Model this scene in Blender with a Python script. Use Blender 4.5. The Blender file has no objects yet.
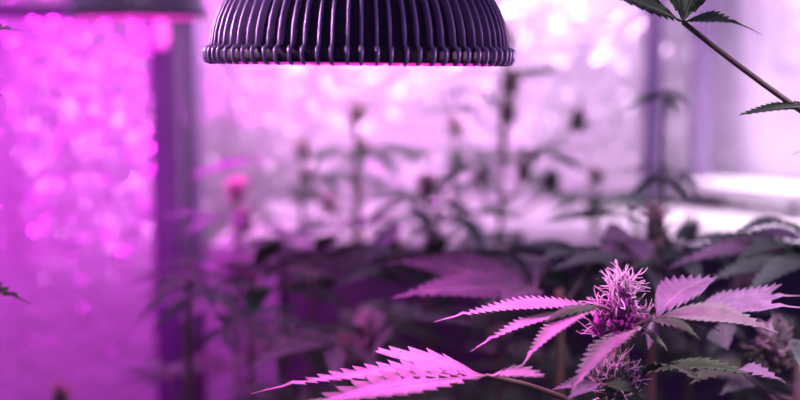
import bpy, math, random
from mathutils import Vector, Matrix, noise

C = bpy.context.scene.collection
SC = bpy.context.scene
R = math.radians

# ------------------------------------------------------------------ camera
CAM_Z = 1.25
PITCH = R(6.0)
LENS = 60.0
F = LENS / 36.0 * 800.0
cam_d = bpy.data.cameras.new('camera')
cam = bpy.data.objects.new('camera', cam_d)
C.objects.link(cam)
cam.location = (0, 0, CAM_Z)
cam.rotation_euler = (R(90) - PITCH, 0, 0)
cam_d.lens = LENS
cam_d.sensor_width = 36.0
cam_d.clip_start = 0.01
cam_d.dof.use_dof = True
cam_d.dof.focus_distance = 0.76
cam_d.dof.aperture_fstop = 4.0
SC.camera = cam

# ------------------------------------------------------------------ world
w = bpy.data.worlds.new('world')
SC.world = w
w.use_nodes = True
bg = w.node_tree.nodes['Background']
bg.inputs[0].default_value = (0.40, 0.235, 0.84, 1)
bg.inputs[1].default_value = 0.235

# ------------------------------------------------------------------ lights and exposure
def lamp(name, loc, power, col, size, aim=None, shape='DISK', spread=180, size_y=None):
    d = bpy.data.lights.new(name, 'AREA')
    d.shape = shape
    d.size = size
    if size_y:
        d.size_y = size_y
    d.energy = power
    d.color = col
    d.spread = R(spread)
    o = bpy.data.objects.new(name, d)
    C.objects.link(o)
    o.location = loc
    v = Vector(aim) - Vector(loc) if aim is not None else Vector((0, 0, -1))
    o.rotation_euler = v.to_track_quat('-Z', 'Y').to_euler()
    return o

# unseen area lights where grow lamps would hang; fills and sparkle lights are added
lamp('bench_lamp_light', (-0.16, 2.00, 1.46), 2.3, (1.0, 0.44, 0.97), 0.10, (-0.14, 2.14, 0.9))
lamp('wall_top_fill', (0.30, 2.16, 1.46), 1.15, (0.98, 0.60, 1.0), 0.10, (0.32, 2.42, 1.15))  # added to burn out the top of the back wall
lamp('right_lamp_light', (0.85, 1.86, 1.56), 1.2, (0.92, 0.70, 1.0), 0.14, (0.75, 2.1, 1.2))
lamp('shelf_fill_light', (0.70, 2.06, 1.72), 1.6, (1.0, 0.84, 0.98), 0.10, (0.66, 2.12, 1.0), spread=60)  # added close above the shelf to turn it white
lamp('leaf_fill_light', (0.40, 0.70, 1.26), 0.58, (1.0, 0.50, 0.96), 0.10, (0.15, 0.78, 1.08), spread=120)  # unseen light added for the right leaves and the bud
lamp('fin_fill_light', (-0.58, 0.80, 1.46), 0.40, (1.0, 0.50, 0.95), 0.08, (-0.06, 0.79, 1.28), spread=44)  # added for highlights on the left fins of the big lamp
lamp('back_lamp_fill', (-0.10, 1.00, 1.62), 0.06, (0.95, 0.62, 1.0), 0.08, (-0.31, 1.50, 1.32), spread=36)  # added to brighten the back grow lamp
lamp('curtain_fill_light', (-0.66, 1.15, 1.60), 1.9, (1.0, 0.022, 0.98), 0.06, (-0.66, 1.9, 1.10), spread=74)  # unseen magenta light added to colour the curtain
lamp('curtain_sparkle_light', (-0.58, 1.12, 1.04), 0.035, (1.0, 0.30, 1.0), 0.03, (-0.42, 1.9, 1.12), spread=30)  # added for the bright sparkle cluster on the curtain
lamp('wall_sparkle_light', (-0.10, 1.30, 1.42), 0.42, (1.0, 0.46, 0.98), 0.05, (-0.06, 2.42, 1.12), spread=72)  # added for sparkles on the back wall film

VS = SC.view_settings
VS.view_transform = 'Standard'
VS.look = 'None'
VS.exposure = 0.0
VS.gamma = 1.0
VS.use_curve_mapping = False

# ------------------------------------------------------------------ helpers
FWD = Vector((0, math.cos(PITCH), -math.sin(PITCH)))
UPV = Vector((0, math.sin(PITCH), math.cos(PITCH)))
def at(px, py, d):
    """world point seen at photo pixel px, py, standing d metres in front of the camera (along y)"""
    v = FWD + Vector(((px - 400) / F, 0, 0)) - UPV * ((py - 200) / F)
    v *= d / v.y
    return Vector((0, 0, CAM_Z)) + v

class MB:
    def __init__(s):
        s.v = []; s.f = []; s.m = []; s.sm = []
    def poly(s, pts, faces, mi=0, smooth=True):
        b = len(s.v)
        s.v += [Vector(p) for p in pts]
        for f in faces:
            s.f.append([b + i for i in f]); s.m.append(mi); s.sm.append(smooth)
    def box(s, lo, hi, mi=0):
        x0, y0, z0 = lo; x1, y1, z1 = hi
        s.poly([(x0,y0,z0),(x1,y0,z0),(x1,y1,z0),(x0,y1,z0),(x0,y0,z1),(x1,y0,z1),(x1,y1,z1),(x0,y1,z1)],
               [(0,3,2,1),(4,5,6,7),(0,1,5,4),(1,2,6,5),(2,3,7,6),(3,0,4,7)], mi, False)
    def tube(s, path, rad, n=6, mi=0, cap=True):
        path = [Vector(p) for p in path]
        if not isinstance(rad, (list, tuple)):
            rad = [rad] * len(path)
        pts = []; fs = []
        t = (path[1] - path[0]).normalized()
        a = t.orthogonal().normalized()
        for i, p in enumerate(path):
            if i == 0: t = path[1] - path[0]
            elif i == len(path) - 1: t = path[-1] - path[-2]
            else: t = path[i + 1] - path[i - 1]
            t = t.normalized()
            a = (a - t * a.dot(t)).normalized()
            b = t.cross(a)
            for k in range(n):
                g = 2 * math.pi * k / n
                pts.append(p + (a * math.cos(g) + b * math.sin(g)) * rad[i])
        for i in range(len(path) - 1):
            for k in range(n):
                k2 = (k + 1) % n
                fs.append((i*n+k, i*n+k2, (i+1)*n+k2, (i+1)*n+k))
        if cap:
            fs.append(tuple(range(n))[::-1]); fs.append(tuple((len(path)-1)*n + k for k in range(n)))
        s.poly(pts, fs, mi)
    def lathe(s, prof, n=48, c=(0, 0, 0), mi=0):
        pts = []; fs = []
        c = Vector(c)
        for r, z in prof:
            for k in range(n):
                g = 2 * math.pi * k / n
                pts.append(c + Vector((r * math.cos(g), r * math.sin(g), z)))
        for i in range(len(prof) - 1):
            for k in range(n):
                k2 = (k + 1) % n
                fs.append((i*n+k, i*n+k2, (i+1)*n+k2, (i+1)*n+k))
        s.poly(pts, fs, mi)
    def blob(s, c, axis, r, l, n=5, mi=0):
        """a teardrop from c along axis"""
        axis = axis.normalized(); a = axis.orthogonal().normalized(); b = axis.cross(a)
        prof = [(0.0, 0.0), (0.8, 0.18), (1.0, 0.42), (0.6, 0.75), (0.0, 1.0)]
        pts = [c]; fs = []
        for rr, t in prof[1:-1]:
            for k in range(n):
                g = 2 * math.pi * k / n
                pts.append(c + axis * (l * t) + (a * math.cos(g) + b * math.sin(g)) * (r * rr))
        pts.append(c + axis * l)
        m = len(prof) - 2
        for k in range(n):
            k2 = (k + 1) % n
            fs.append((0, 1 + k2, 1 + k))
            for i in range(m - 1):
                fs.append((1+i*n+k, 1+i*n+k2, 1+(i+1)*n+k2, 1+(i+1)*n+k))
            fs.append((1+(m-1)*n+k, 1+(m-1)*n+k2, len(pts) - 1))
        s.poly(pts, fs, mi)
    def build(s, name, mats, parent=None, base=None):
        if base is None:
            base = parent['_base'] if parent is not None and '_base' in parent else (0, 0, 0)
        base = Vector(base)
        me = bpy.data.meshes.new(name)
        me.from_pydata([tuple(p - base) for p in s.v], [], s.f)
        if not isinstance(mats, (list, tuple)): mats = [mats]
        for m in mats: me.materials.append(m)
        me.polygons.foreach_set('material_index', s.m)
        me.polygons.foreach_set('use_smooth', s.sm)
        me.update()
        o = bpy.data.objects.new(name, me)
        C.objects.link(o)
        if parent is not None:
            o.parent = parent
            o['_base'] = tuple(base)
        else:
            o.location = base
        return o

def thing(name, label, cat, base, group=None):
    o = bpy.data.objects.new(name, None); C.objects.link(o)
    o.empty_display_size = 0.05
    o.location = base
    o['label'] = label; o['category'] = cat; o['_base'] = tuple(base)
    if group: o['group'] = group
    return o
def tag(o, label, cat, group=None):
    o['label'] = label; o['category'] = cat
    if group: o['group'] = group
    return o
def struct(o):
    o['kind'] = 'structure'
    return o

# ------------------------------------------------------------------ materials
def mat(name, col, rough=0.5, metal=0.0, spec=0.5, noise_amt=0.0, noise_scale=20.0, col2=None, emit=None, estr=0.0, bump=0.0, bscale=60):
    m = bpy.data.materials.new(name); m.use_nodes = True
    nt = m.node_tree; b = nt.nodes['Principled BSDF']
    b.inputs['Base Color'].default_value = (*col, 1)
    b.inputs['Roughness'].default_value = rough
    b.inputs['Metallic'].default_value = metal
    b.inputs['Specular IOR Level'].default_value = spec
    if emit:
        b.inputs['Emission Color'].default_value = (*emit, 1)
        b.inputs['Emission Strength'].default_value = estr
    if col2 or bump:
        tc = nt.nodes.new('ShaderNodeTexCoord')
    if col2:
        n = nt.nodes.new('ShaderNodeTexNoise'); n.inputs['Scale'].default_value = noise_scale
        n.inputs['Detail'].default_value = 3
        r = nt.nodes.new('ShaderNodeMix'); r.data_type = 'RGBA'
        mr = nt.nodes.new('ShaderNodeMapRange'); mr.inputs[1].default_value = 0.3; mr.inputs[2].default_value = 0.7
        nt.links.new(tc.outputs['Object'], n.inputs['Vector'])
        nt.links.new(n.outputs['Fac'], mr.inputs[0])
        nt.links.new(mr.outputs[0], r.inputs[0])
        r.inputs[6].default_value = (*col, 1); r.inputs[7].default_value = (*col2, 1)
        nt.links.new(r.outputs[2], b.inputs['Base Color'])
    if bump:
        n2 = nt.nodes.new('ShaderNodeTexNoise'); n2.inputs['Scale'].default_value = bscale
        bp = nt.nodes.new('ShaderNodeBump'); bp.inputs['Strength'].default_value = bump; bp.inputs['Distance'].default_value = 0.002
        nt.links.new(tc.outputs['Object'], n2.inputs['Vector'])
        nt.links.new(n2.outputs['Fac'], bp.inputs['Height'])
        nt.links.new(bp.outputs[0], b.inputs['Normal'])
    return m

def leaf_mat(name, top, under, trans=0.25, rough=0.5):
    """thin leaf: upper face and paler or darker underside, some light shining through"""
    m = bpy.data.materials.new(name); m.use_nodes = True
    nt = m.node_tree; b = nt.nodes['Principled BSDF']; out = nt.nodes['Material Output']
    tc = nt.nodes.new('ShaderNodeTexCoord')
    n = nt.nodes.new('ShaderNodeTexNoise'); n.inputs['Scale'].default_value = 90; n.inputs['Detail'].default_value = 4
    nt.links.new(tc.outputs['Object'], n.inputs['Vector'])
    geo = nt.nodes.new('ShaderNodeNewGeometry')
    mx = nt.nodes.new('ShaderNodeMix'); mx.data_type = 'RGBA'
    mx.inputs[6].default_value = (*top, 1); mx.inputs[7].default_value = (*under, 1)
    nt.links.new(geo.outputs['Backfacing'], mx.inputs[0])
    hsv = nt.nodes.new('ShaderNodeHueSaturation')
    mr = nt.nodes.new('ShaderNodeMapRange'); mr.inputs[1].default_value = 0.3; mr.inputs[2].default_value = 0.7
    mr.inputs[3].default_value = 0.78; mr.inputs[4].default_value = 1.18
    nt.links.new(n.outputs['Fac'], mr.inputs[0]); nt.links.new(mr.outputs[0], hsv.inputs['Value'])
    nt.links.new(mx.outputs[2], hsv.inputs['Color'])
    nt.links.new(hsv.outputs[0], b.inputs['Base Color'])
    b.inputs['Roughness'].default_value = rough
    b.inputs['Specular IOR Level'].default_value = 0.35
    t = nt.nodes.new('ShaderNodeBsdfTranslucent'); nt.links.new(hsv.outputs[0], t.inputs['Color'])
    ms = nt.nodes.new('ShaderNodeMixShader'); ms.inputs[0].default_value = trans
    nt.links.new(b.outputs[0], ms.inputs[1]); nt.links.new(t.outputs[0], ms.inputs[2])
    nt.links.new(ms.outputs[0], out.inputs['Surface'])
    return m

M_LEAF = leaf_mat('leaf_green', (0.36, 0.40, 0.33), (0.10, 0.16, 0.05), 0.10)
M_LEAFP = leaf_mat('leaf_purple', (0.44, 0.36, 0.46), (0.30, 0.27, 0.33), 0.18)
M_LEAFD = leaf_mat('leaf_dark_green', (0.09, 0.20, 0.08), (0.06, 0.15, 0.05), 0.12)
M_LEAFB = leaf_mat('leaf_green_veiled', (0.21, 0.37, 0.25), (0.17, 0.30, 0.20), 0.28)  # background leaves lightened in colour to stand in for lens veil
M_LEAFG = leaf_mat('leaf_grey_purple', (0.15, 0.18, 0.18), (0.12, 0.14, 0.14), 0.15)
M_RIB = mat('leaf_midrib', (0.50, 0.50, 0.40), 0.5)
M_RIBD = mat('leaf_midrib_dark', (0.16, 0.20, 0.09), 0.5)
M_STEM = mat('stem_green', (0.16, 0.20, 0.09), 0.5, col2=(0.22, 0.20, 0.10), noise_scale=40)
M_STEMD = mat('stem_dark_green', (0.06, 0.085, 0.035), 0.5, col2=(0.09, 0.085, 0.04), noise_scale=50)
M_STEMP = mat('stem_purple', (0.30, 0.24, 0.26), 0.5, col2=(0.24, 0.26, 0.14), noise_scale=60)
M_CALYX = mat('calyx', (0.07, 0.05, 0.10), 0.5, col2=(0.50, 0.08, 0.42), noise_scale=160)
M_CALYXB = mat('calyx_green', (0.10, 0.15, 0.10), 0.6, col2=(0.20, 0.22, 0.16), noise_scale=80)
M_PIST = mat('pistil', (0.95, 0.90, 0.86), 0.4)
M_PISTO = mat('pistil_orange', (0.96, 0.74, 0.64), 0.5)
M_METAL = mat('anodised_metal', (0.042, 0.034, 0.056), 0.45, 0.2, 0.5, bump=0.15, bscale=900)  # kept darker than the fins for the shade in the gaps
M_FIN_LIT = mat('fin_metal_lit', (0.40, 0.33, 0.50), 0.36, 0.4, 0.6, bump=0.1, bscale=900)  # same lamp metal, lightened to lilac as if lit along the ridges
M_LENS = mat('led_lens', (0.9, 0.2, 0.8), 0.3, emit=(1.0, 0.02, 0.62), estr=1.0)
M_GLINT = mat('pink_glint_glow', (0.9, 0.3, 0.8), 0.3, emit=(1.0, 0.08, 0.75), estr=1.1)  # glow stands in for a magenta-lit reflection
M_RUBBER = mat('black_rubber', (0.02, 0.02, 0.025), 0.6)
M_POST = mat('post_paint', (0.10, 0.065, 0.16), 0.5, col2=(0.14, 0.09, 0.20), noise_scale=8)
M_POSTL = mat('post_paint_light', (0.30, 0.22, 0.38), 0.45, col2=(0.24, 0.18, 0.32), noise_scale=8)
M_BENCH = mat('white_liner', (0.82, 0.80, 0.82), 0.45, bump=0.4, bscale=30)
M_BENCH_SHADE = mat('bench_front_shade', (0.10, 0.08, 0.12), 0.7, col2=(0.15, 0.11, 0.18), noise_scale=9)  # dark colour puts in the shade on the bench front
M_FLOOR = mat('dark_soil', (0.06, 0.05, 0.05), 0.9, col2=(0.10, 0.08, 0.08), noise_scale=25)
M_FILM = mat('reflective_film', (0.86, 0.84, 0.87), 0.25, 0.45, 0.5)
M_FILMC = mat('reflective_film_curtain', (0.86, 0.80, 0.88), 0.24, 0.45, 0.5)
M_FILMS = mat('satin_film', (0.80, 0.77, 0.84), 0.45, 0.25, 0.5)

# ------------------------------------------------------------------ room shell
def film(name, a, b, z0, z1, cell, m, seed, amp=0.0022, fold=0.006, foldw=0.06, dimple=0.05):
    """crinkled hanging film from a to b (plan points), facing the camera side"""
    rnd = random.Random(seed)
    a = Vector((a[0], a[1], 0)); b = Vector((b[0], b[1], 0))
    L = (b - a).length; u = (b - a) / L; n = Vector((u.y, -u.x, 0))
    nx = int(L / cell); nz = int((z1 - z0) / cell)
    pts = []; fs = []
    for j in range(nz + 1):
        for i in range(nx + 1):
            s = L * i / nx; z = z0 + (z1 - z0) * j / nz
            q = Vector((s, z * 0.25, seed))
            off = fold * noise.noise(q / foldw) + 0.15 * fold * noise.noise(Vector((s, z, 7 + seed)) / 0.03) + rnd.uniform(-amp, amp) * (3.2 if rnd.random() < dimple else 1)
            pts.append(a + u * (s + rnd.uniform(-.25, .25) * cell) + n * off + Vector((0, 0, z + rnd.uniform(-.25, .25) * cell)))
    for j in range(nz):
        for i in range(nx):
            k = j * (nx + 1) + i
            fs.append((k, k + 1, k + nx + 2, k + nx + 1))
    mb = MB(); mb.poly(pts, fs, 0, False)
    return mb.build(name, m)

CORNER = (0.535, 2.42)
mb = MB(); mb.box((-1.6, -0.6, -0.05), (1.9, 2.6, 0.0))
struct(mb.build('floor', M_FLOOR))
struct(film('wall_back', (-1.5, 2.42), CORNER, 0.0, 2.0, 0.008, M_FILM, 3, 0.0013, dimple=0.10))
struct(film('wall_right', CORNER, (1.45, 1.30), 0.0, 2.0, 0.014, M_FILMS, 5, 0.0008, 0.010, 0.05))
struct(film('wall_left', (-1.5, 0.4), (-1.5, 2.42), 0.0, 2.0, 0.02, M_FILMS, 6, 0.001))
# curtain of film
cur = film('film_curtain', (-1.15, 1.90), (-0.352, 1.90), 0.02, 1.311, 0.0065, M_FILMC, 9, 0.0011, 0.008, 0.05)
tag(cur, 'crinkled reflective film curtain lit magenta, hanging at the left beside a dark post', 'curtain')
mb = MB(); mb.tube([(-1.5, 1.90, 1.318), (-0.29, 1.90, 1.318)], 0.009, 10)
struct(mb.build('trim_1', M_POST))

# posts
def post(x, y, hw, hd, z1, m, name, label, z0=0.0):
    mb = MB(); t = thing(name, label, 'post', (x, y, z0))
    mb.box((x - hw, y - hd, z0), (x + hw, y + hd, z1)); o = mb.build('shaft', m, t)
    bv = o.modifiers.new('b', 'BEVEL'); bv.width = 0.004; bv.segments = 2
    mb = MB(); mb.box((x - hw - .02, y - hd - .02, z0), (x + hw + .02, y + hd + .02, z0 + .012)); mb.build('foot_plate', M_RUBBER, t)
    return t
p = at(168, 200, 1.89); post(p.x, 1.89, 0.018, 0.02, 1.98, M_POST, 'support_post', 'dark violet post at the right edge of the magenta film curtain')
p = at(194, 200, 1.98)
t = thing('tent_pole', 'paler round tent pole just right of the dark violet post', 'pole', (p.x, 1.98, 0))
mb = MB(); mb.tube([(p.x, 1.98, 0.0), (p.x, 1.98, 1.98)], 0.016, 14); mb.build('tube', M_POSTL, t)
mb = MB(); mb.tube([(p.x, 1.98, 0.0), (p.x, 1.98, 0.10)], 0.021, 14); mb.build('sleeve', M_RUBBER, t)
p = at(651, 150, 2.30); post(p.x, 2.30, 0.014, 0.02, 1.98, M_POST, 'corner_post', 'dark violet corner post behind the bench, left of the paler one', 1.0)
p = at(700, 150, 2.33); post(p.x, 2.33, 0.017, 0.02, 1.98, M_POSTL, 'corner_post', 'paler violet corner post standing against the right wall', 1.0)
# frame bars overhead that carry the lamps
mb = MB(); mb.tube([(-1.5, 0.80, 1.97), (1.45, 0.80, 1.97)], 0.014, 12); struct(mb.build('trim_2', M_POSTL))
mb = MB(); mb.tube([(-1.5, 1.52, 1.97), (1.40, 1.52, 1.97)], 0.014, 12); struct(mb.build('trim_3', M_POSTL))

# bench along the back and the right wall, lined with white film
BZ = 1.0
t = thing('growing_bench', 'long white-lined bench along the reflective back wall behind the plants', 'bench', (0.1, 2.0, 0))
mb = MB()
poly = [(-0.255, 1.76), (0.62, 1.76), (1.10, 1.30), (1.40, 1.34), (0.535, 2.385), (-0.255, 2.385)]
n = len(poly)
mb.poly([(x, y, BZ - 0.02) for x, y in poly] + [(x, y, BZ) for x, y in poly],
        [tuple(range(n))[::-1], tuple(range(n, 2*n))] + [(i, (i+1) % n, n + (i+1) % n, n + i) for i in range(n)], 0, False)
mb.build('bench_top', M_BENCH, t)
mb = MB()
for (x0, y0), (x1, y1) in (((-0.255, 1.738), (0.615, 1.738)), ((0.615, 1.738), (1.09, 1.28))):
    mb.poly([(x0, y0, 0.12), (x1, y1, 0.12), (x1, y1, BZ + .004), (x0, y0, BZ + .004), (x0, y0 + .018, 0.12), (x1, y1 + .018, 0.12), (x1, y1 + .018, BZ + .004), (x0, y0 + .018, BZ + .004)],
            [(0,1,2,3),(7,6,5,4),(0,4,5,1),(3,2,6,7),(0,3,7,4),(1,5,6,2)], 0, False)
mb.build('front_board', M_BENCH_SHADE, t)
for x, y in ((-0.22, 1.80), (0.56, 1.82), (-0.22, 2.34), (0.50, 2.34)):
    mb = MB(); mb.box((x - .02, y - .02, 0), (x + .02, y + .02, BZ - .021)); mb.build('leg', M_POST, t)

t = thing('wall_shelf', 'narrow white shelf running along the right wall, brightly lit', 'shelf', (0.7, 2.0, 0))
mb = MB()
u = (Vector((1.30, 1.42)) - Vector((0.57, 2.33))).normalized(); q = Vector((u.y, -u.x)) * .13
A0 = Vector((0.565, 2.33)); B0 = A0 + u * 1.0
pl4 = [A0, A0 + q, B0 + q, B0]
mb.poly([(p.x, p.y, 1.032) for p in pl4] + [(p.x, p.y, 1.046) for p in pl4], [(0,3,2,1), (4,5,6,7), (0,1,5,4), (1,2,6,5), (2,3,7,6), (3,0,4,7)], 0, False)
mb.build('shelf_board', M_BENCH, t)
for k in (.15, .5, .85):
    p = A0 + u * k
    mb = MB(); mb.tube([(p.x, p.y, 1.031), (p.x, p.y, BZ)], .008, 8); mb.build('bracket', M_POST, t)
dr = film('film_sheet', (-0.255, 1.722), (-0.16, 1.726), 0.70, 1.0, 0.006, M_FILMC, 12, 0.0008, 0.006, 0.04)
tag(dr, 'small sheet of reflective film hanging over the dark bench front, right of the dark post', 'film sheet')

# ------------------------------------------------------------------ grow lamp
def grow_lamp(loc, label, tilt=(0, 0)):
    S = 0.000588                     # metres per unit of the profile below
    t = thing('grow_lamp', label, 'lamp', loc)
    t['_base'] = (0, 0, 0)
    a, b = 150.0, 112.0
    # dome skin between the fins
    mb = MB()
    prof = [(0.1, b + 2), (18, b + 1)]
    for k in range(1, 13):
        g = R(90 - 7.2 * k)
        prof.append((a * math.cos(g) * 0.955, b * math.sin(g) * 0.955))
    prof += [(146, 0), (150, -1), (150, -11), (147, -13.5), (140, -13.5), (139, -4), (0.1, -4)]
    mb.lathe([(r * S, z * S) for r, z in prof], 96)
    mb.build('dome', M_METAL, t)
    # collar ring
    mb = MB()
    mb.lathe([(r * S, z * S) for r, z in [(147, 1.0), (150.5, 0), (151.2, -3), (151.2, -9), (150.5, -12.5), (147, -13.6), (145, -12)]], 96)
    mb.build('collar', M_METAL, t)
    # one fin: rib over the dome, knob on the collar, straight foot
    path = []; rad = []
    for k in range(0, 12):
        g = R(74 - 6.6 * k)
        path.append(Vector((a * math.cos(g), 0, b * math.sin(g)))); rad.append(1.6)
    path += [Vector((152.5, 0, 0.5)), Vector((155.0, 0, -0.8)), Vector((156.2, 0, -3.0)), Vector((156.0, 0, -10)), Vector((154.0, 0, -13.5)), Vector((149.5, 0, -15))]
    rad += [1.9, 2.4, 2.0, 1.8, 1.8, 1.6]
    fin = MB(); fin.tube([p * S for p in path], [r * S for r in rad], 8)
    web = MB()
    pts = []; fs = []
    for k in range(0, 12):
        g = R(74 - 6.6 * k)
        for rr in (0.94, 1.0):
            for yy in (-0.8, 0.8):
                pts.append(Vector((a * math.cos(g) * rr, yy, b * math.sin(g) * rr)) * S)
    for k in range(11):
        i = 4 * k
        fs += [(i, i+4, i+6, i+2), (i+1, i+3, i+7, i+5)]
    fin.poly(pts, fs, 0)
    f0 = fin.build('cooling_fin', M_FIN_LIT, t)
    for k in range(72):
        f = f0 if k == 0 else f0.copy()
        if k: C.objects.link(f); f.parent = t
        f.rotation_euler.z = 2 * math.pi * (k + 0.5) / 72 + (0.003 if k % 2 else -0.003)
    # lens plate and the row of LED lenses
    mb = MB()
    mb.lathe([(r * S, z * S) for r, z in [(139, -5), (139, -7.6), (120, -8), (0.1, -8)]], 64)
    mb.build('lens_plate', M_LENS, t)
    l0 = None
    for ring, (rr, nn) in enumerate(((136, 48), (96, 24), (60, 14), (25, 6))):
        for k in range(nn):
            if l0 is None:
                mb = MB(); mb.lathe([(r * S, z * S) for r, z in [(7.2, 0), (7.0, -5.6), (5.0, -7.2), (2.4, -7.9), (0.05, -8.1)]], 12)
                l0 = mb.build('led_lens', M_LENS, t); l = l0
            else:
                l = l0.copy(); C.objects.link(l); l.parent = t
            g = 2 * math.pi * (k + .5 * (ring % 2)) / nn
            l.location = (rr * S * math.cos(g), rr * S * math.sin(g), -8.0 * S)
    # neck, cap and cable
    mb = MB(); mb.lathe([(r * S, z * S) for r, z in [(44, 98), (44, 106), (38, 112), (24, 116), (24, 150), (20, 154), (0.1, 154)]], 32)
    mb.build('neck', M_METAL, t)
    top = 1.957 - loc[2]
    mb = MB(); mb.tube([(0, 0, 152 * S), (0, 0, top)], 0.0035, 8); mb.build('cable', M_RUBBER, t)
    t.rotation_euler = (tilt[0], tilt[1], 0)
    # its own light
    d = bpy.data.lights.new('lamp_glow', 'AREA'); d.shape = 'DISK'; d.size = 0.15
    lo = bpy.data.objects.new('lamp_glow', d); C.objects.link(lo)
    lo.parent = t; lo.location = (0, 0, -19 * S)
    return t, d

c = at(359.5, 49, 0.80)
front, fd = grow_lamp(tuple(c), 'large dark finned dome grow lamp glowing magenta underneath, in front', (0, R(0.5)))
fd.spread = R(128)
fd.energy = 1.3; fd.color = (1.0, 0.09, 0.80)
c = at(137, 11, 1.52)
back, bd = grow_lamp(tuple(c), 'blurred finned grow lamp at the top left, in front of the magenta curtain')
back.scale = (0.86, 0.86, 0.86)
for ch in back.children:
    if ch.name.startswith('cable'): ch.scale.z = 1 / 0.86 + 0.02
bd.spread = R(130)
bd.energy = 1.3; bd.color = (1.0, 0.035, 1.0)

# made-up bulb, socket and cord standing in for a magenta-lit reflection by the post
c = at(161, 33, 1.78)
t = thing('pink_glint', 'small made-up hot pink bulb glowing as a reflection in front of the dark violet post', 'bulb', tuple(c)); t['_base'] = (0, 0, 0)
mb = MB(); mb.lathe([(0.0002, -0.022), (0.006, -0.0205), (0.0105, -0.013), (0.0118, -0.002), (0.0105, 0.008), (0.0075, 0.018), (0.007, 0.022)], 20); mb.build('glass', M_GLINT, t)
mb = MB(); mb.lathe([(0.007, 0.020), (0.0085, 0.022), (0.0085, 0.042), (0.004, 0.048), (0.0002, 0.048)], 16); mb.build('socket', M_RUBBER, t)
mb = MB(); mb.tube([(0, 0, 0.046), (0, 0.02, 0.3), (0, 1.52 - c.y, 1.957 - c.z)], 0.002, 6); mb.build('cord', M_RUBBER, t)

# ------------------------------------------------------------------ plants
def leaflet(mb, p0, p1, wid, nrm=(0, -0.4, 1), teeth=12, arch=0.06, side=0.0, fold=0.18, rip=0.055, peak=0.42, tail=0.16, mi=0, rib=1, notch=0.92):
    """serrated, slightly folded leaflet from p0 to p1"""
    p0 = Vector(p0); p1 = Vector(p1)
    X = p1 - p0; L = X.length; X /= L
    N = Vector(nrm); N = (N - X * N.dot(X)).normalized(); Y = N.cross(X)
    def spine(t):
        return p0 + X * (L * t) + N * (4 * arch * L * t * (1 - t)) + Y * (4 * side * L * t * (1 - t))
    def wf(t):
        if t < peak: q = t / peak; v = math.sin(q * math.pi / 2) ** 0.85
        elif t < 1 - tail:
            q = (t - peak) / (1 - tail - peak); v = (1 - q) ** 0.9 * 0.87 + 0.13
        else: v = 0.125 * (1 - (t - 1 + tail) / tail) + 0.025
        return v * wid / 2
    rows = []
    t0 = 0.02; t1 = 1 - tail
    rows.append((0.0, 0.05, 0.0, 0))
    for i in range(teeth):
        ta = t0 + (t1 - t0) * i / teeth; tb = t0 + (t1 - t0) * (i + 1) / teeth
        rows.append((ta + (tb - ta) * 0.10, notch, 0.35 * (tb - ta), -1))
        rows.append((ta + (tb - ta) * 0.72, 1.04, 1.0 * (tb - ta), 1))
    for q in (0.35, 0.7, 1.0): rows.append((t1 + (1 - t1) * q, 1.0, 0.0, 0))
    pts = []
    for t, wm, adv, s in rows:
        c = spine(t); w0 = wf(t) * wm
        for e in (-1, -0.5, 0, 0.5, 1):
            ae = abs(e)
            h = fold * w0 * ae + rip * wid * s * ae * (1 if ae > .7 else .5) + (0.04 * wid if e == 0 and False else 0)
            pts.append((spine(min(1, t + adv * ae)) if adv and ae else c) + Y * (w0 * e) + N * h)
    fs = []
    for i in range(len(rows) - 1):
        for k in range(4):
            fs.append((5*i+k, 5*(i+1)+k, 5*(i+1)+k+1, 5*i+k+1))
    # keep the upper face on the N side
    fs = [f[::-1] for f in fs] if False else fs
    mb.poly(pts, [tuple(f) for f in fs], mi)
    if rib is not None:
        pr = [spine(t) + N * (0.004 * wid) for t in (0, .25, .5, .75, .97)]
        r0 = max(0.00035, wid * 0.022)
        mb.tube(pr, [r0, r0 * .85, r0 * .65, r0 * .4, r0 * .2], 5, rib)

def curve3(a, b, sag=0.0, lat=0.0, n=8):
    a = Vector(a); b = Vector(b); X = b - a; L = X.length
    s = X.cross(Vector((0, 0, 1))); s = s.normalized() if s.length > 1e-6 else Vector((1, 0, 0))
    return [a + X * t + Vector((0, 0, 1)) * (-4 * sag * L * t * (1 - t)) + s * (4 * lat * L * t * (1 - t)) for t in [i / n for i in range(n + 1)]]

def make_leaf(plant, root, junction, tips, mats, petr=0.0011, sag=0.05, label=None, lat=0.0, petmat=None, thick=0.0):
    """a leaf: the petiole mesh with each leaflet its child. tips: list of dicts or (tip, width, kwargs)"""
    mb = MB(); mb.tube(curve3(root, junction, sag, lat), [petr * (1 - 0.03 * i) for i in range(9)], 7)
    lf = mb.build('leaf', petmat or M_STEMP, plant)
    if label: lf['label'] = label
    for tip, wid, kw in tips:
        mm = kw.pop('mats', mats); base = kw.pop('base', junction)
        b = MB(); leaflet(b, base, tip, wid, **kw)
        o = b.build('leaflet', mm, lf)
        if thick:
            sd = o.modifiers.new('s', 'SOLIDIFY'); sd.thickness = thick; sd.offset = -1
    return lf

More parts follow.
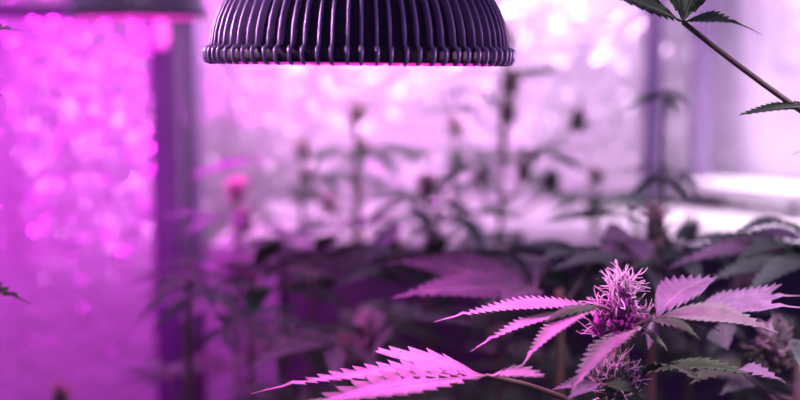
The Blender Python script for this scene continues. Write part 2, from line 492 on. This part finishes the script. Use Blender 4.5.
def palm_leaf(plant, root, junction, length, direction, mats, seed, n=7, tilt=(0, -0.3, 1), wid=None, teeth=8, droop=0.06, spread=1.0):
    """a whole palmate leaf for plants further back: one mesh"""
    rnd = random.Random(seed)
    mb = MB(); mb.tube(curve3(root, junction, 0.05), 0.0012, 5, 1)
    D = Vector(direction).normalized(); N = Vector(tilt); N = (N - D * N.dot(D)).normalized(); S = N.cross(D)
    wid = wid or length * 0.2
    for k in range(n):
        q = (k - (n - 1) / 2) / ((n - 1) / 2)
        g = q * 1.95 * spread
        l = length * (1 - 0.62 * abs(q) ** 1.5) * rnd.uniform(.92, 1.05)
        d = D * math.cos(g) + S * math.sin(g)
        tip = Vector(junction) + d * l - Vector((0, 0, 1)) * (l * rnd.uniform(.05, .22))
        leaflet(mb, junction, tip, wid * (1 - .45 * abs(q)), N + Vector((rnd.uniform(-.15, .15), rnd.uniform(-.15, .15), 0)), teeth, droop, rnd.uniform(-.04, .04), 0.22, mi=0, rib=1)
    return mb.build('leaf', mats, plant)

def bud(plant, c, r, h, seed, nc=90, nh=80, hair=0.011, hr=0.00042, cal=M_CALYX, pist=M_PIST, axis=(0, 0, 1), sugar=10, sm=None, label=None, top_bias=0.3, hq=0.0):
    """flower bud: overlapping calyces, small sugar leaves, curling pistils"""
    rnd = random.Random(seed)
    A = Vector(axis).normalized(); U = A.orthogonal().normalized(); V = A.cross(U)
    c = Vector(c)
    mb = MB()
    core = []
    for i in range(7):
        q = i / 6; core.append((c + A * (h * (q - .5) * .9), r * .55 * math.sin(math.pi * (0.12 + .8 * q)) ** .6))
    mb.tube([p for p, _ in core], [x for _, x in core], 9)
    def surf(q0=0.0):
        q = q0 + (1 - q0) * rnd.random(); g = rnd.uniform(0, 2 * math.pi)
        rr = r * (math.sin(math.pi * (0.10 + 0.84 * q)) ** .7) * (1.08 - .38 * q)
        out = U * math.cos(g) + V * math.sin(g)
        return q, out, c + A * (h * (q - .5)), rr
    for i in range(nc):
        q, out, p, rr = surf()
        ax = (out * (1.15 - q) + A * (0.45 + q) + Vector((rnd.uniform(-.3, .3), rnd.uniform(-.3, .3), rnd.uniform(-.3, .3))))
        mb.blob(p + out * (rr * .55), ax, r * rnd.uniform(.11, .17), r * rnd.uniform(.36, .58), 5)
    o = mb.build('bud', cal, plant)
    if label: o['label'] = label
    mb = MB()
    for i in range(nh):
        q, out, p, rr = surf(hq)
        if rnd.random() < top_bias: q = 1 - .35 * rnd.random(); p = c + A * (h * (q - .5)); rr *= .7
        d = (out * (1.2 - .6 * q) + A * (.25 + .9 * q) + Vector([rnd.uniform(-.5, .5) for _ in range(3)])).normalized()
        l = hair * rnd.uniform(.55, 1.25)
        s = p + out * (rr * .75); path = [s]
        bend = Vector([rnd.uniform(-1, 1) for _ in range(3)]) * .55
        for k in range(6):
            d = (d + bend * .55).normalized()
            if k == 3: bend = bend * -0.8 + Vector([rnd.uniform(-1, 1) for _ in range(3)]) * .5
            path.append(path[-1] + d * (l / 6))
        mb.tube(path, [hr, hr, hr * .95, hr * .9, hr * .8, hr * .65, hr * .4], 5)
    mb.build('pistils', pist, o)['kind'] = 'stuff'
    for i in range(sugar):
        q, out, p, rr = surf(); q *= .7
        b = MB()
        s = c + A * (h * (q - .5)) + out * (r * .5)
        leaflet(b, s, s + out * (r * rnd.uniform(.7, 1.3)) + A * (r * rnd.uniform(-.1, .8)), r * .3, A + out * -.3, 5, .08, fold=.3)
        b.build('sugar_leaf', sm or [M_LEAFD, M_RIBD], o)
    return o

def stem_obj(plant, pts, r0, r1, m=M_STEM, name='stem'):
    n = len(pts)
    # smooth through the points
    P = [Vector(p) for p in pts]; path = []
    for i in range(n - 1):
        a = P[max(i - 1, 0)]; b = P[i]; c_ = P[i + 1]; d = P[min(i + 2, n - 1)]
        for k in range(5):
            t = k / 5
            path.append(0.5 * ((2*b) + (c_-a)*t + (2*a-5*b+4*c_-d)*t*t + (3*b-a-3*c_+d)*t**3))
    path.append(P[-1])
    mb = MB(); k = len(path) - 1
    mb.tube(path, [r0 + (r1 - r0) * i / k for i in range(k + 1)], 8)
    return mb.build(name, m, plant)

LM = [M_LEAF, M_RIB]; LP = [M_LEAFP, M_RIB]; LD = [M_LEAFD, M_RIBD]; LB = [M_LEAFB, M_RIBD]

# ---- the plant in focus
D0 = 0.76
b0 = at(622, 420, D0 + .01); base = (b0.x, b0.y, 0)
pl = thing('cannabis_plant', 'flowering plant in sharp focus with a purple pistilled bud and pink-lit leaves', 'plant', base)
stem_obj(pl, [base, (b0.x, b0.y, 0.6), at(621, 400, D0 + .008), at(625, 345, D0 + .005), at(623, 300, D0 + .004)], 0.007, 0.0016)
bud(pl, at(622, 309, D0), 0.0108, 0.032, 11, 170, 95, 0.0140, hr=.00046, top_bias=.45, hq=.38, label='pink and purple bud with white curling pistils at the top of the stem')
bud(pl, at(612, 383, D0 - .004), 0.0145, 0.022, 12, 80, 80, 0.015, hr=.00038, cal=M_CALYXB, label='shaded lower bud with pale curling pistils')
bud(pl, at(640, 322, D0 + .012), 0.008, 0.016, 13, 30, 40, 0.010)
bud(pl, at(600, 322, D0 + .008), 0.007, 0.018, 14, 30, 45, 0.010)
j = at(600, 307, D0 - .005)
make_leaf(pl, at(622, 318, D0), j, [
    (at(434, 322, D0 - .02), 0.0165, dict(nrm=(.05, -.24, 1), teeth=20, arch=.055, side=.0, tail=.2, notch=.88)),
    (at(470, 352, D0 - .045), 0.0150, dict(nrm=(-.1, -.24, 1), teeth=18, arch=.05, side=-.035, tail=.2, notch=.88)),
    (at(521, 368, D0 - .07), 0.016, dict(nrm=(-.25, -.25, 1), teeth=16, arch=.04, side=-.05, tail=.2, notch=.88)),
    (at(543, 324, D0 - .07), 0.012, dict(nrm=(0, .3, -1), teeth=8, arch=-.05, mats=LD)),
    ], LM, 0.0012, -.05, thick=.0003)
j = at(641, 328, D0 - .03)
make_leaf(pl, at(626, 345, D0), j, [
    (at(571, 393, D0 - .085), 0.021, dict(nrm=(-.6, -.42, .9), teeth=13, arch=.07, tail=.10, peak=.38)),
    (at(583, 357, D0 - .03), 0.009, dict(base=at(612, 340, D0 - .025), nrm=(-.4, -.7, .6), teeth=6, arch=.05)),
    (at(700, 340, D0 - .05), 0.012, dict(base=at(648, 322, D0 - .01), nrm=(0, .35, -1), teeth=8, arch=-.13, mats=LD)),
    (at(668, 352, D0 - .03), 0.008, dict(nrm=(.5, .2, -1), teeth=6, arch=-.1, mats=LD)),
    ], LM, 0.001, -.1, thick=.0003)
j = at(655, 318, D0 + .004)
make_leaf(pl, at(627, 330, D0 + .004), j, [
    (at(714, 278, D0 + .045), 0.027, dict(nrm=(-.4, -.6, .9), teeth=11, arch=.05, side=.05, tail=.06, peak=.5, rip=.06, mats=LP)),
    (at(778, 333, D0 - .03), 0.025, dict(nrm=(.0, -.34, 1), notch=.97, rip=.03, teeth=14, arch=.09, tail=.16, peak=.45)),
    (at(782, 284, D0 + .05), 0.018, dict(base=at(690, 314, D0 + .01), nrm=(.1, -.5, 1), teeth=13, arch=-.02, tail=.10, mats=LP)),
    (at(806, 296, D0 + .04), 0.016, dict(base=at(700, 312, D0 + .01), nrm=(.1, -.45, 1), teeth=12, arch=.05, tail=.3, mats=LP)),
    (at(812, 309, D0 + .02), 0.014, dict(base=at(705, 312, D0 + .01), nrm=(.1, -.45, 1), teeth=10, arch=.05, tail=.35, mats=LP)),
    (at(720, 331, D0 - .02), 0.007, dict(nrm=(.1, -.5, 1), teeth=7, arch=.08, mats=LP)),
    (at(648, 350, D0 - .02), 0.010, dict(nrm=(.1, -1, .5), teeth=7, arch=.02, mats=LP)),
    ], LM, 0.001, -.05, thick=.0003)
# lower right leaf, seen from the side
j = at(640, 376, D0 + .01)
make_leaf(pl, at(622, 392, D0 + .008), j, [
    (at(746, 374, D0 - .01), 0.022, dict(nrm=(.05, -.10, 1), notch=.97, rip=.03, teeth=11, arch=.09, tail=.05, mats=LD, peak=.55)),
    (at(700, 382, D0 - .06), 0.016, dict(nrm=(.05, -.05, 1), teeth=9, arch=.10, tail=.08, mats=LD)),
    (at(786, 384, D0 + .02), 0.016, dict(base=at(735, 371, D0 - .005), nrm=(.1, -.4, 1), teeth=7, arch=.07, mats=LP)),
    ], LB, 0.001, 0, thick=.0003)
# small pale leaves at the lower bud
j = at(600, 384, D0 - .02)
make_leaf(pl, at(616, 390, D0), j, [
    (at(552, 390, D0 - .04), 0.010, dict(nrm=(0, -.5, 1), teeth=8, arch=.06, mats=LP)),
    (at(566, 401, D0 - .05), 0.010, dict(nrm=(0, -.5, 1), teeth=8, arch=.06, mats=LP)),
    (at(648, 398, D0 - .03), 0.009, dict(nrm=(0, -.5, 1), teeth=8, arch=.1, mats=LD)),
    ], LP, 0.0008, 0)
# low left leaf on the long petiole
j = at(486, 376, D0 - .035)
make_leaf(pl, at(621, 428, D0 + .01), j, [
    (at(250, 394, D0 - .035), 0.019, dict(nrm=(.05, -.27, 1), teeth=15, arch=.05, side=-.005, tail=.22, peak=.36, notch=.90)),
    (at(376, 351, D0 + .005), 0.0185, dict(nrm=(0, -.26, 1), teeth=6, arch=.02, tail=.03, peak=.5, rip=.05, notch=.88)),
    (at(308, 405, D0 - .065), 0.026, dict(nrm=(.1, -.36, 1), teeth=11, arch=.03, tail=.06, peak=.45, notch=.90)),
    (at(544, 377, D0 - .055), 0.014, dict(nrm=(0, -.4, 1), teeth=6, arch=.07, tail=.05, base=at(489, 376, D0 - .035))),
    ], LM, 0.0019, -.045, thick=.0003, petmat=M_STEM)

# ---- plant right, bud low in the corner
b0 = at(797, 430, .90); base = (b0.x, b0.y, 0)
pl = thing('cannabis_plant', 'plant at the lower right with a dark pale-haired bud on a bare stem', 'plant', base)
stem_obj(pl, [base, (b0.x, b0.y, .6), at(797, 410, .90), at(786, 362, .90), at(777, 340, .90)], .007, .0024, M_STEMP)
bud(pl, at(775, 349, .90), .016, .030, 21, 100, 50, .012, hr=.0004, hq=.4, cal=M_CALYXB)
make_leaf(pl, at(777, 352, .9), at(752, 320, .90), [
    (at(728, 350, .88), .022, dict(nrm=(-.5, -.8, .5), teeth=7, arch=.08, base=at(720, 322, .90))),
    (at(700, 318, .92), .02, dict(nrm=(0, -.4, 1), teeth=8)), ], LB)
make_leaf(pl, at(795, 400, .9), at(742, 372, .86), [(at(690, 384, .80), .022, dict(nrm=(0, -.3, 1), teeth=9)), (at(705, 362, .92), .02, dict(nrm=(0, -.3, 1), teeth=9))], LD, .0016)
make_leaf(pl, at(797, 412, .9), at(760, 385, .95), [(at(690, 372, 1.0), .024, dict(nrm=(0, -.3, 1), teeth=9)), (at(720, 395, .9), .02, dict(nrm=(0, -.3, 1), teeth=9))], LB, .0014)
make_leaf(pl, at(788, 370, .9), at(808, 345, .86), [(at(850, 352, .84), .03, dict(nrm=(0, -.3, 1), teeth=9)), (at(800, 372, .78), .022, dict(nrm=(0, -.3, 1), teeth=9))], LB, .0014)

# ---- plant just behind at the right: arching purple leaves
b0 = at(845, 330, 1.02); base = (b0.x, b0.y, 0)
pl = thing('cannabis_plant', 'plant at the right edge reaching long arching purple-green leaves to the left', 'plant', base)
stem_obj(pl, [base, (b0.x, b0.y, .7), at(845, 300, 1.02), at(838, 235, 1.02)], .007, .002)
def tipset(lst, mats): return [(at(*tp), wd, dict(kw)) for tp, wd, kw in lst]
make_leaf(pl, at(843, 280, 1.02), at(812, 262, 1.0), tipset([
    ((702, 285, .93), .030, dict(nrm=(0, -.25, 1), teeth=13, arch=.05)), ((742, 300, .88), .024, dict(nrm=(0, -.3, 1), teeth=11)),
    ((700, 262, 1.06), .03, dict(nrm=(0, -.3, 1), teeth=12, arch=.07)), ((760, 248, 1.12), .024, dict(nrm=(0, -.3, 1), teeth=9))], 0), LB)
make_leaf(pl, at(841, 262, 1.02), at(806, 249, 1.05), tipset([
    ((690, 250, 1.02), .034, dict(nrm=(0, -.15, 1), teeth=12, arch=.08)), ((668, 268, .98), .03, dict(nrm=(0, -.35, 1), teeth=12, arch=.06, mats=LP)),
    ((735, 262, .95), .026, dict(nrm=(0, -.2, 1), teeth=10))], 0), LB)
make_leaf(pl, at(838, 240, 1.02), at(812, 242, 1.04), tipset([
    ((728, 238, 1.0), .026, dict(nrm=(0, -.12, 1), teeth=10, arch=.16)), ((716, 246, 1.1), .03, dict(nrm=(0, -.3, 1), teeth=10, arch=.1, mats=LP)),
    ((850, 250, .95), .026, dict(nrm=(0, -.2, 1), teeth=10))], 0), LB)
bud(pl, at(838, 232, 1.02), .014, .03, 25, 40, 30, cal=M_CALYXB)

# ---- tall plant outside the right edge: dark leaf against the bright wall
b0 = at(905, 200, .78); base = (b0.x, b0.y, 0)
pl = thing('cannabis_plant', 'tall plant beyond the right edge holding a dark green leaf across the top right corner', 'plant', base)
stem_obj(pl, [base, (b0.x, b0.y, .7), at(905, 190, .78), at(880, 60, .78)], .008, .003)
DK = .76
make_leaf(pl, at(896, 172, .78), at(683, 22, DK), tipset([
    ((585, -14, DK - .03), .026, dict(nrm=(.2, -.75, 1), notch=.96, rip=.03, teeth=9, arch=.03, side=.0)),
    ((668, -60, DK + .03), .017, dict(notch=.96, rip=.03, nrm=(-.1, -1, .2), teeth=10, arch=.02, peak=.5)),
    ((762, 35, DK - .02), .018, dict(notch=.95, rip=.03, nrm=(.1, -.55, 1), teeth=8, arch=.11, tail=.42, peak=.3)),
    ((706, -50, DK + .05), .02, dict(nrm=(.1, -1, .3), teeth=8, arch=.02))], 0), LD, .0020, .02, petmat=M_STEMD)
make_leaf(pl, at(898, 178, .78), at(818, 107, DK), tipset([
    ((737, 116, DK - .03), .014, dict(notch=.95, rip=.03, nrm=(.1, -.25, 1), teeth=12, arch=.03, tail=.1)),
    ((778, 104, DK + .02), .006, dict(nrm=(.1, -.3, 1), teeth=6)),
    ((870, 90, DK + .02), .02, dict(nrm=(.1, -.3, 1), teeth=8))], 0), LD, .0013, .02, petmat=M_STEM)
make_leaf(pl, at(903, 200, .78), at(840, 150, .72), tipset([
    ((790, 156, .68), .006, dict(nrm=(.1, -.3, 1), teeth=8, tail=.3)), ((880, 140, .66), .02, dict(nrm=(.1, -.3, 1), teeth=8))], 0), LD, .0012)

# ---- plant outside the left edge: three green leaf tips
b0 = at(-120, 200, .85); base = (b0.x, b0.y, 0)
pl = thing('cannabis_plant', 'plant beyond the left edge poking green leaf tips into the picture', 'plant', base)
stem_obj(pl, [base, (b0.x, b0.y, .7), at(-120, 200, .85), at(-112, 20, .85)], .008, .003)
for (jx, jy, tx, ty) in ((-70, 36, 24, 31), (-75, 85, 9, 98), (-80, 272, 33, 305)):
    make_leaf(pl, at(-118, jy + 40, .85), at(jx, jy, .86), [
        (at(tx, ty, .86), .026, dict(nrm=(0, -.25, 1), teeth=11, arch=.05, tail=.22)),
        (at(jx + 40, jy - 20, .95), .02, dict(nrm=(0, -.3, 1), teeth=9)), (at(jx + 35, jy + 30, .78), .02, dict(nrm=(0, -.3, 1), teeth=9))], LD)

# ---- plants further back
def back_plant(top, label, leaves, buds, stem_m=M_STEM, lean=0.0, r=.006, budr=.012, budh=.024, mats=LB, seed=1, fill=0, flen=.10, group=None, cal=M_CALYXB, pist=M_PISTO, bw=1.0):
    """top (px, py, d) of the main stem; leaves: (root py, junction, tip px, py, d, n, length); buds: (px, py, d, size)"""
    T = at(*top); rnd = random.Random(seed)
    base = (T.x + lean, T.y, BZ if T.y > 1.745 else 0)
    pl = thing('cannabis_plant', label, 'plant', base, group)
    stem_obj(pl, [base, (T.x + lean * .6, T.y, base[2] + (T.z - base[2]) * .5), (T.x + lean * .15, T.y, base[2] + (T.z - base[2]) * .85), T], r, r * .35, stem_m)
    if budr: bud(pl, T, budr * bw, budh, seed * 7 + 1, 46, 64, .012, .0007, top_bias=.6, cal=cal, pist=pist, sugar=6)
    for i, (jn, tip, ln, n, mm) in enumerate(leaves):
        J = at(*jn); tp = at(*tip)
        root = Vector((T.x + lean * .1, T.y, min(J.z - .02, T.z - .01)))
        palm_leaf(pl, root, J, ln, tp - J, mm or mats, seed * 50 + i, n)
    for i, (bx, by, bd_, s) in enumerate(buds):
        B = at(bx, by, bd_)
        root = Vector((T.x + lean * .1, T.y, min(B.z - .05, T.z - .01)))
        if (Vector((B.x, B.y)) - Vector((T.x, T.y))).length > .015:
            stem_obj(pl, [root, root.lerp(B, .6) + Vector((0, 0, -.012)), B], .0022, .0015, stem_m, 'branch')
        bud(pl, B, .0115 * s, .021 * s, seed * 9 + i, 36, 30, .011, .0007, cal=cal, pist=pist, sugar=8)
    # leaves all round the stem lower down
    for k in range(fill):
        g = k * 2.4 + rnd.uniform(-.3, .3); z = T.z - .03 - min(.32, T.z - base[2] - .05) * (k + .5) / fill
        d = Vector((math.cos(g), math.sin(g), rnd.uniform(-.1, .3)))
        root = Vector((T.x + lean * .2, T.y, z - .02)); J = root + d * rnd.uniform(.03, .06) + Vector((0, 0, .02))
        palm_leaf(pl, root, J, flen * rnd.uniform(.8, 1.2), d, mats, seed * 80 + k, 7, tilt=(d.x * -.3, d.y * -.3 - .2, 1))
    return pl

back_plant((505, 40, 1.72), 'tall thin-stemmed plant with small dark buds along its stem, right below the big lamp', [
    ((480, 165, 1.66), (430, 178, 1.6), .10, 5, None), ((540, 150, 1.66), (590, 160, 1.6), .09, 5, None),
    ((486, 95, 1.7), (440, 90, 1.65), .08, 5, None)],
    [(512, 84, 1.70, 1.3), (508, 113, 1.70, 1.4), (551, 182, 1.68, 1.3), (578, 122, 1.70, 1.2), (524, 170, 1.7, 1.0), (517, 245, 1.68, 1.2), (478, 180, 1.7, .9)], seed=2, budr=.012, lean=-.02, fill=7, flen=.085)
back_plant((427, 188, 1.50), 'blurred plant with a pink-tipped bud in the middle, left of the thin-stemmed plant', [
    ((400, 222, 1.45), (350, 262, 1.3), .12, 5, LP), ((455, 215, 1.45), (500, 245, 1.3), .11, 5, LB), ((440, 205, 1.5), (470, 180, 1.5), .08, 5, LB), ((408, 200, 1.5), (370, 215, 1.45), .09, 5, LB)],
    [(434, 243, 1.42, 1.2), (392, 248, 1.42, 1.0)], seed=3, cal=M_CALYXB, fill=4)
back_plant((357, 115, 1.80), 'blurred plant with a pinkish bud high behind, below the left half of the big lamp', [
    ((370, 150, 1.78), (400, 170, 1.7), .10, 5, LB), ((345, 150, 1.78), (310, 165, 1.7), .09, 5, LB)],
    [(363, 150, 1.79, 1.1), (330, 205, 1.7, .9)], seed=4, fill=6, flen=.085)
back_plant((236, 192, 1.60), 'blurred plant at the left with a dark pink bud, right of the dark post', [
    ((262, 160, 1.52), (196, 170, 1.45), .11, 3, LP), ((215, 215, 1.55), (175, 225, 1.45), .09, 5, LB), ((255, 225, 1.55), (300, 235, 1.45), .10, 5, LB)],
    [(243, 222, 1.58, 1.2), (262, 250, 1.56, 1.0)], seed=5, fill=4)
ph = back_plant((655, 226, 1.10), 'plant behind the sharp bud, with a peach-tipped bud before the corner post', [
    ((628, 248, 1.08), (600, 275, 1.0), .07, 5, LP), ((675, 245, 1.10), (730, 236, 1.1), .09, 5, LB), ((640, 262, 1.06), (560, 262, 1.0), .10, 5, LB), ((672, 258, 1.06), (700, 275, .98), .09, 5, LB),
    ((628, 215, 1.2), (600, 215, 1.2), .08, 3, LB)],
    [(658, 248, 1.10, 1.3), (690, 232, 1.15, .8)], seed=6, fill=3, flen=.09)
make_leaf(ph, at(652, 250, 1.10), at(634, 236, 1.08), tipset([
    ((606, 268, 1.05), .036, dict(nrm=(-.2, -.9, .7), teeth=7, arch=.08, tail=.05, peak=.5)), ((600, 240, 1.06), .030, dict(nrm=(-.1, -.7, .8), teeth=7, arch=.06)),
    ((646, 264, 1.04), .026, dict(nrm=(.1, -.9, .6), teeth=7, arch=.05))], 0), LP)
back_plant((302, 150, 1.86), 'thin blurred plant on the white bench right of the paler round pole', [
    ((310, 175, 1.85), (340, 190, 1.8), .09, 5, LB), ((290, 185, 1.85), (255, 200, 1.8), .09, 5, LB)], [(306, 178, 1.86, 1.0)], seed=41, fill=6, flen=.08, r=.004)
back_plant((455, 128, 1.92), 'thin blurred plant on the white bench just left of the thin-stemmed plant', [
    ((462, 150, 1.9), (490, 160, 1.85), .09, 5, LB), ((448, 150, 1.9), (415, 152, 1.85), .09, 5, LB)], [(458, 160, 1.92, 1.1)], seed=42, fill=6, flen=.08, r=.004)
back_plant((596, 178, 1.90), 'thin blurred plant on the white bench between the thin-stemmed plant and the dark corner post', [
    ((604, 196, 1.9), (640, 205, 1.85), .10, 5, LB), ((588, 196, 1.9), (555, 206, 1.85), .09, 5, LB)], [(592, 205, 1.90, 1.0)], seed=43, fill=4, flen=.08, r=.004)
back_plant((370, 332, 1.12), 'low plant with a small pink bud just above the big pink leaf', [
    ((400, 322, 1.1), (450, 315, 1.05), .10, 5, LB), ((340, 345, 1.1), (290, 350, 1.05), .11, 7, LB)], [], seed=7, fill=4, pist=M_PIST, budr=.015, budh=.022)
# the broad blurred leaf left of the sharp bud
b0 = at(560, 330, 1.02); base = (b0.x, b0.y, 0)
pl = thing('cannabis_plant', 'plant behind the sharp leaves with one broad grey-purple leaf spread to the left', 'plant', base)
stem_obj(pl, [base, (b0.x, b0.y, .7), at(560, 330, 1.02), at(556, 300, 1.02)], .006, .002)
make_leaf(pl, at(558, 315, 1.02), at(535, 292, 1.0), tipset([
    ((385, 263, 1.02), .036, dict(nrm=(0, -.62, 1), teeth=14, arch=.07)), ((392, 298, .93), .034, dict(nrm=(0, -.6, 1), teeth=14, arch=.05)),
    ((448, 262, 1.12), .034, dict(nrm=(0, -.6, 1), teeth=12, arch=.05)), ((500, 306, .9), .03, dict(nrm=(0, -.6, 1), teeth=10, arch=.04)),
    ((541, 260, 1.12), .034, dict(nrm=(-.2, -.9, .8), teeth=9, arch=.1, peak=.6, tail=.05))], 0), [M_LEAFG, M_RIB], .0014)
make_leaf(pl, at(557, 310, 1.02), at(590, 262, 1.1), tipset([
    ((500, 248, 1.2), .03, dict(nrm=(0, -.3, 1), teeth=12)), ((630, 250, 1.05), .03, dict(nrm=(0, -.3, 1), teeth=9)), ((540, 262, 1.0), .03, dict(nrm=(0, -.3, 1), teeth=9))], 0), LB, .0014)
back_plant((664, 95, 1.36), 'thin plant before the dark corner post with green leaves spread high above the bench', [
    ((668, 96, 1.34), (615, 108, 1.30), .065, 5, LB), ((664, 92, 1.36), (700, 98, 1.3), .05, 5, LB), ((672, 172, 1.34), (615, 190, 1.26), .08, 5, LB), ((660, 180, 1.30), (705, 192, 1.2), .07, 5, LB)],
    [], seed=8, budr=0, r=.003)
back_plant((188, 262, 1.22), 'blurred plant at the lower left with a forked pinkish leaf before the curtain edge', [
    ((196, 276, 1.2), (128, 312, 1.12), .085, 5, LP), ((205, 290, 1.2), (250, 320, 1.1), .10, 5, LB)], [], seed=9, fill=5, budr=0)
# low dark plants filling the bed
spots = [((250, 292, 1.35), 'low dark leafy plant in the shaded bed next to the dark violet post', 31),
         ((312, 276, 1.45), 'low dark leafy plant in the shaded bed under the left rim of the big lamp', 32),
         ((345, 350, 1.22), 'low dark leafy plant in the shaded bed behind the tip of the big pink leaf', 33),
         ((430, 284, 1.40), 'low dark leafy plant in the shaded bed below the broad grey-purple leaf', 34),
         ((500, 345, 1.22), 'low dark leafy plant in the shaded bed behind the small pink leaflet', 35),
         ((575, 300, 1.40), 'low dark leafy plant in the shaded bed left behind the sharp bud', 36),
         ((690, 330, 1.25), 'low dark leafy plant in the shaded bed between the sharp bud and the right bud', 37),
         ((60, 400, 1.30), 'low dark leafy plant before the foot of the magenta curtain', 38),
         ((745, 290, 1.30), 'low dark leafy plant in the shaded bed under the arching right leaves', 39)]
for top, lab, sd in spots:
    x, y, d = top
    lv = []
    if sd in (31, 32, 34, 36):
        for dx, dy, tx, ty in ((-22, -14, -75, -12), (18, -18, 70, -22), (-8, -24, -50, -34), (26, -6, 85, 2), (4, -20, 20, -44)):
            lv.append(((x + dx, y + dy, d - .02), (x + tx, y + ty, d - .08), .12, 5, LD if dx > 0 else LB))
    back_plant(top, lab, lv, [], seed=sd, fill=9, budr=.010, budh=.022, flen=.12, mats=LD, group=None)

# bookkeeping property is not part of the scene
for o in bpy.data.objects:
    if '_base' in o: del o['_base']
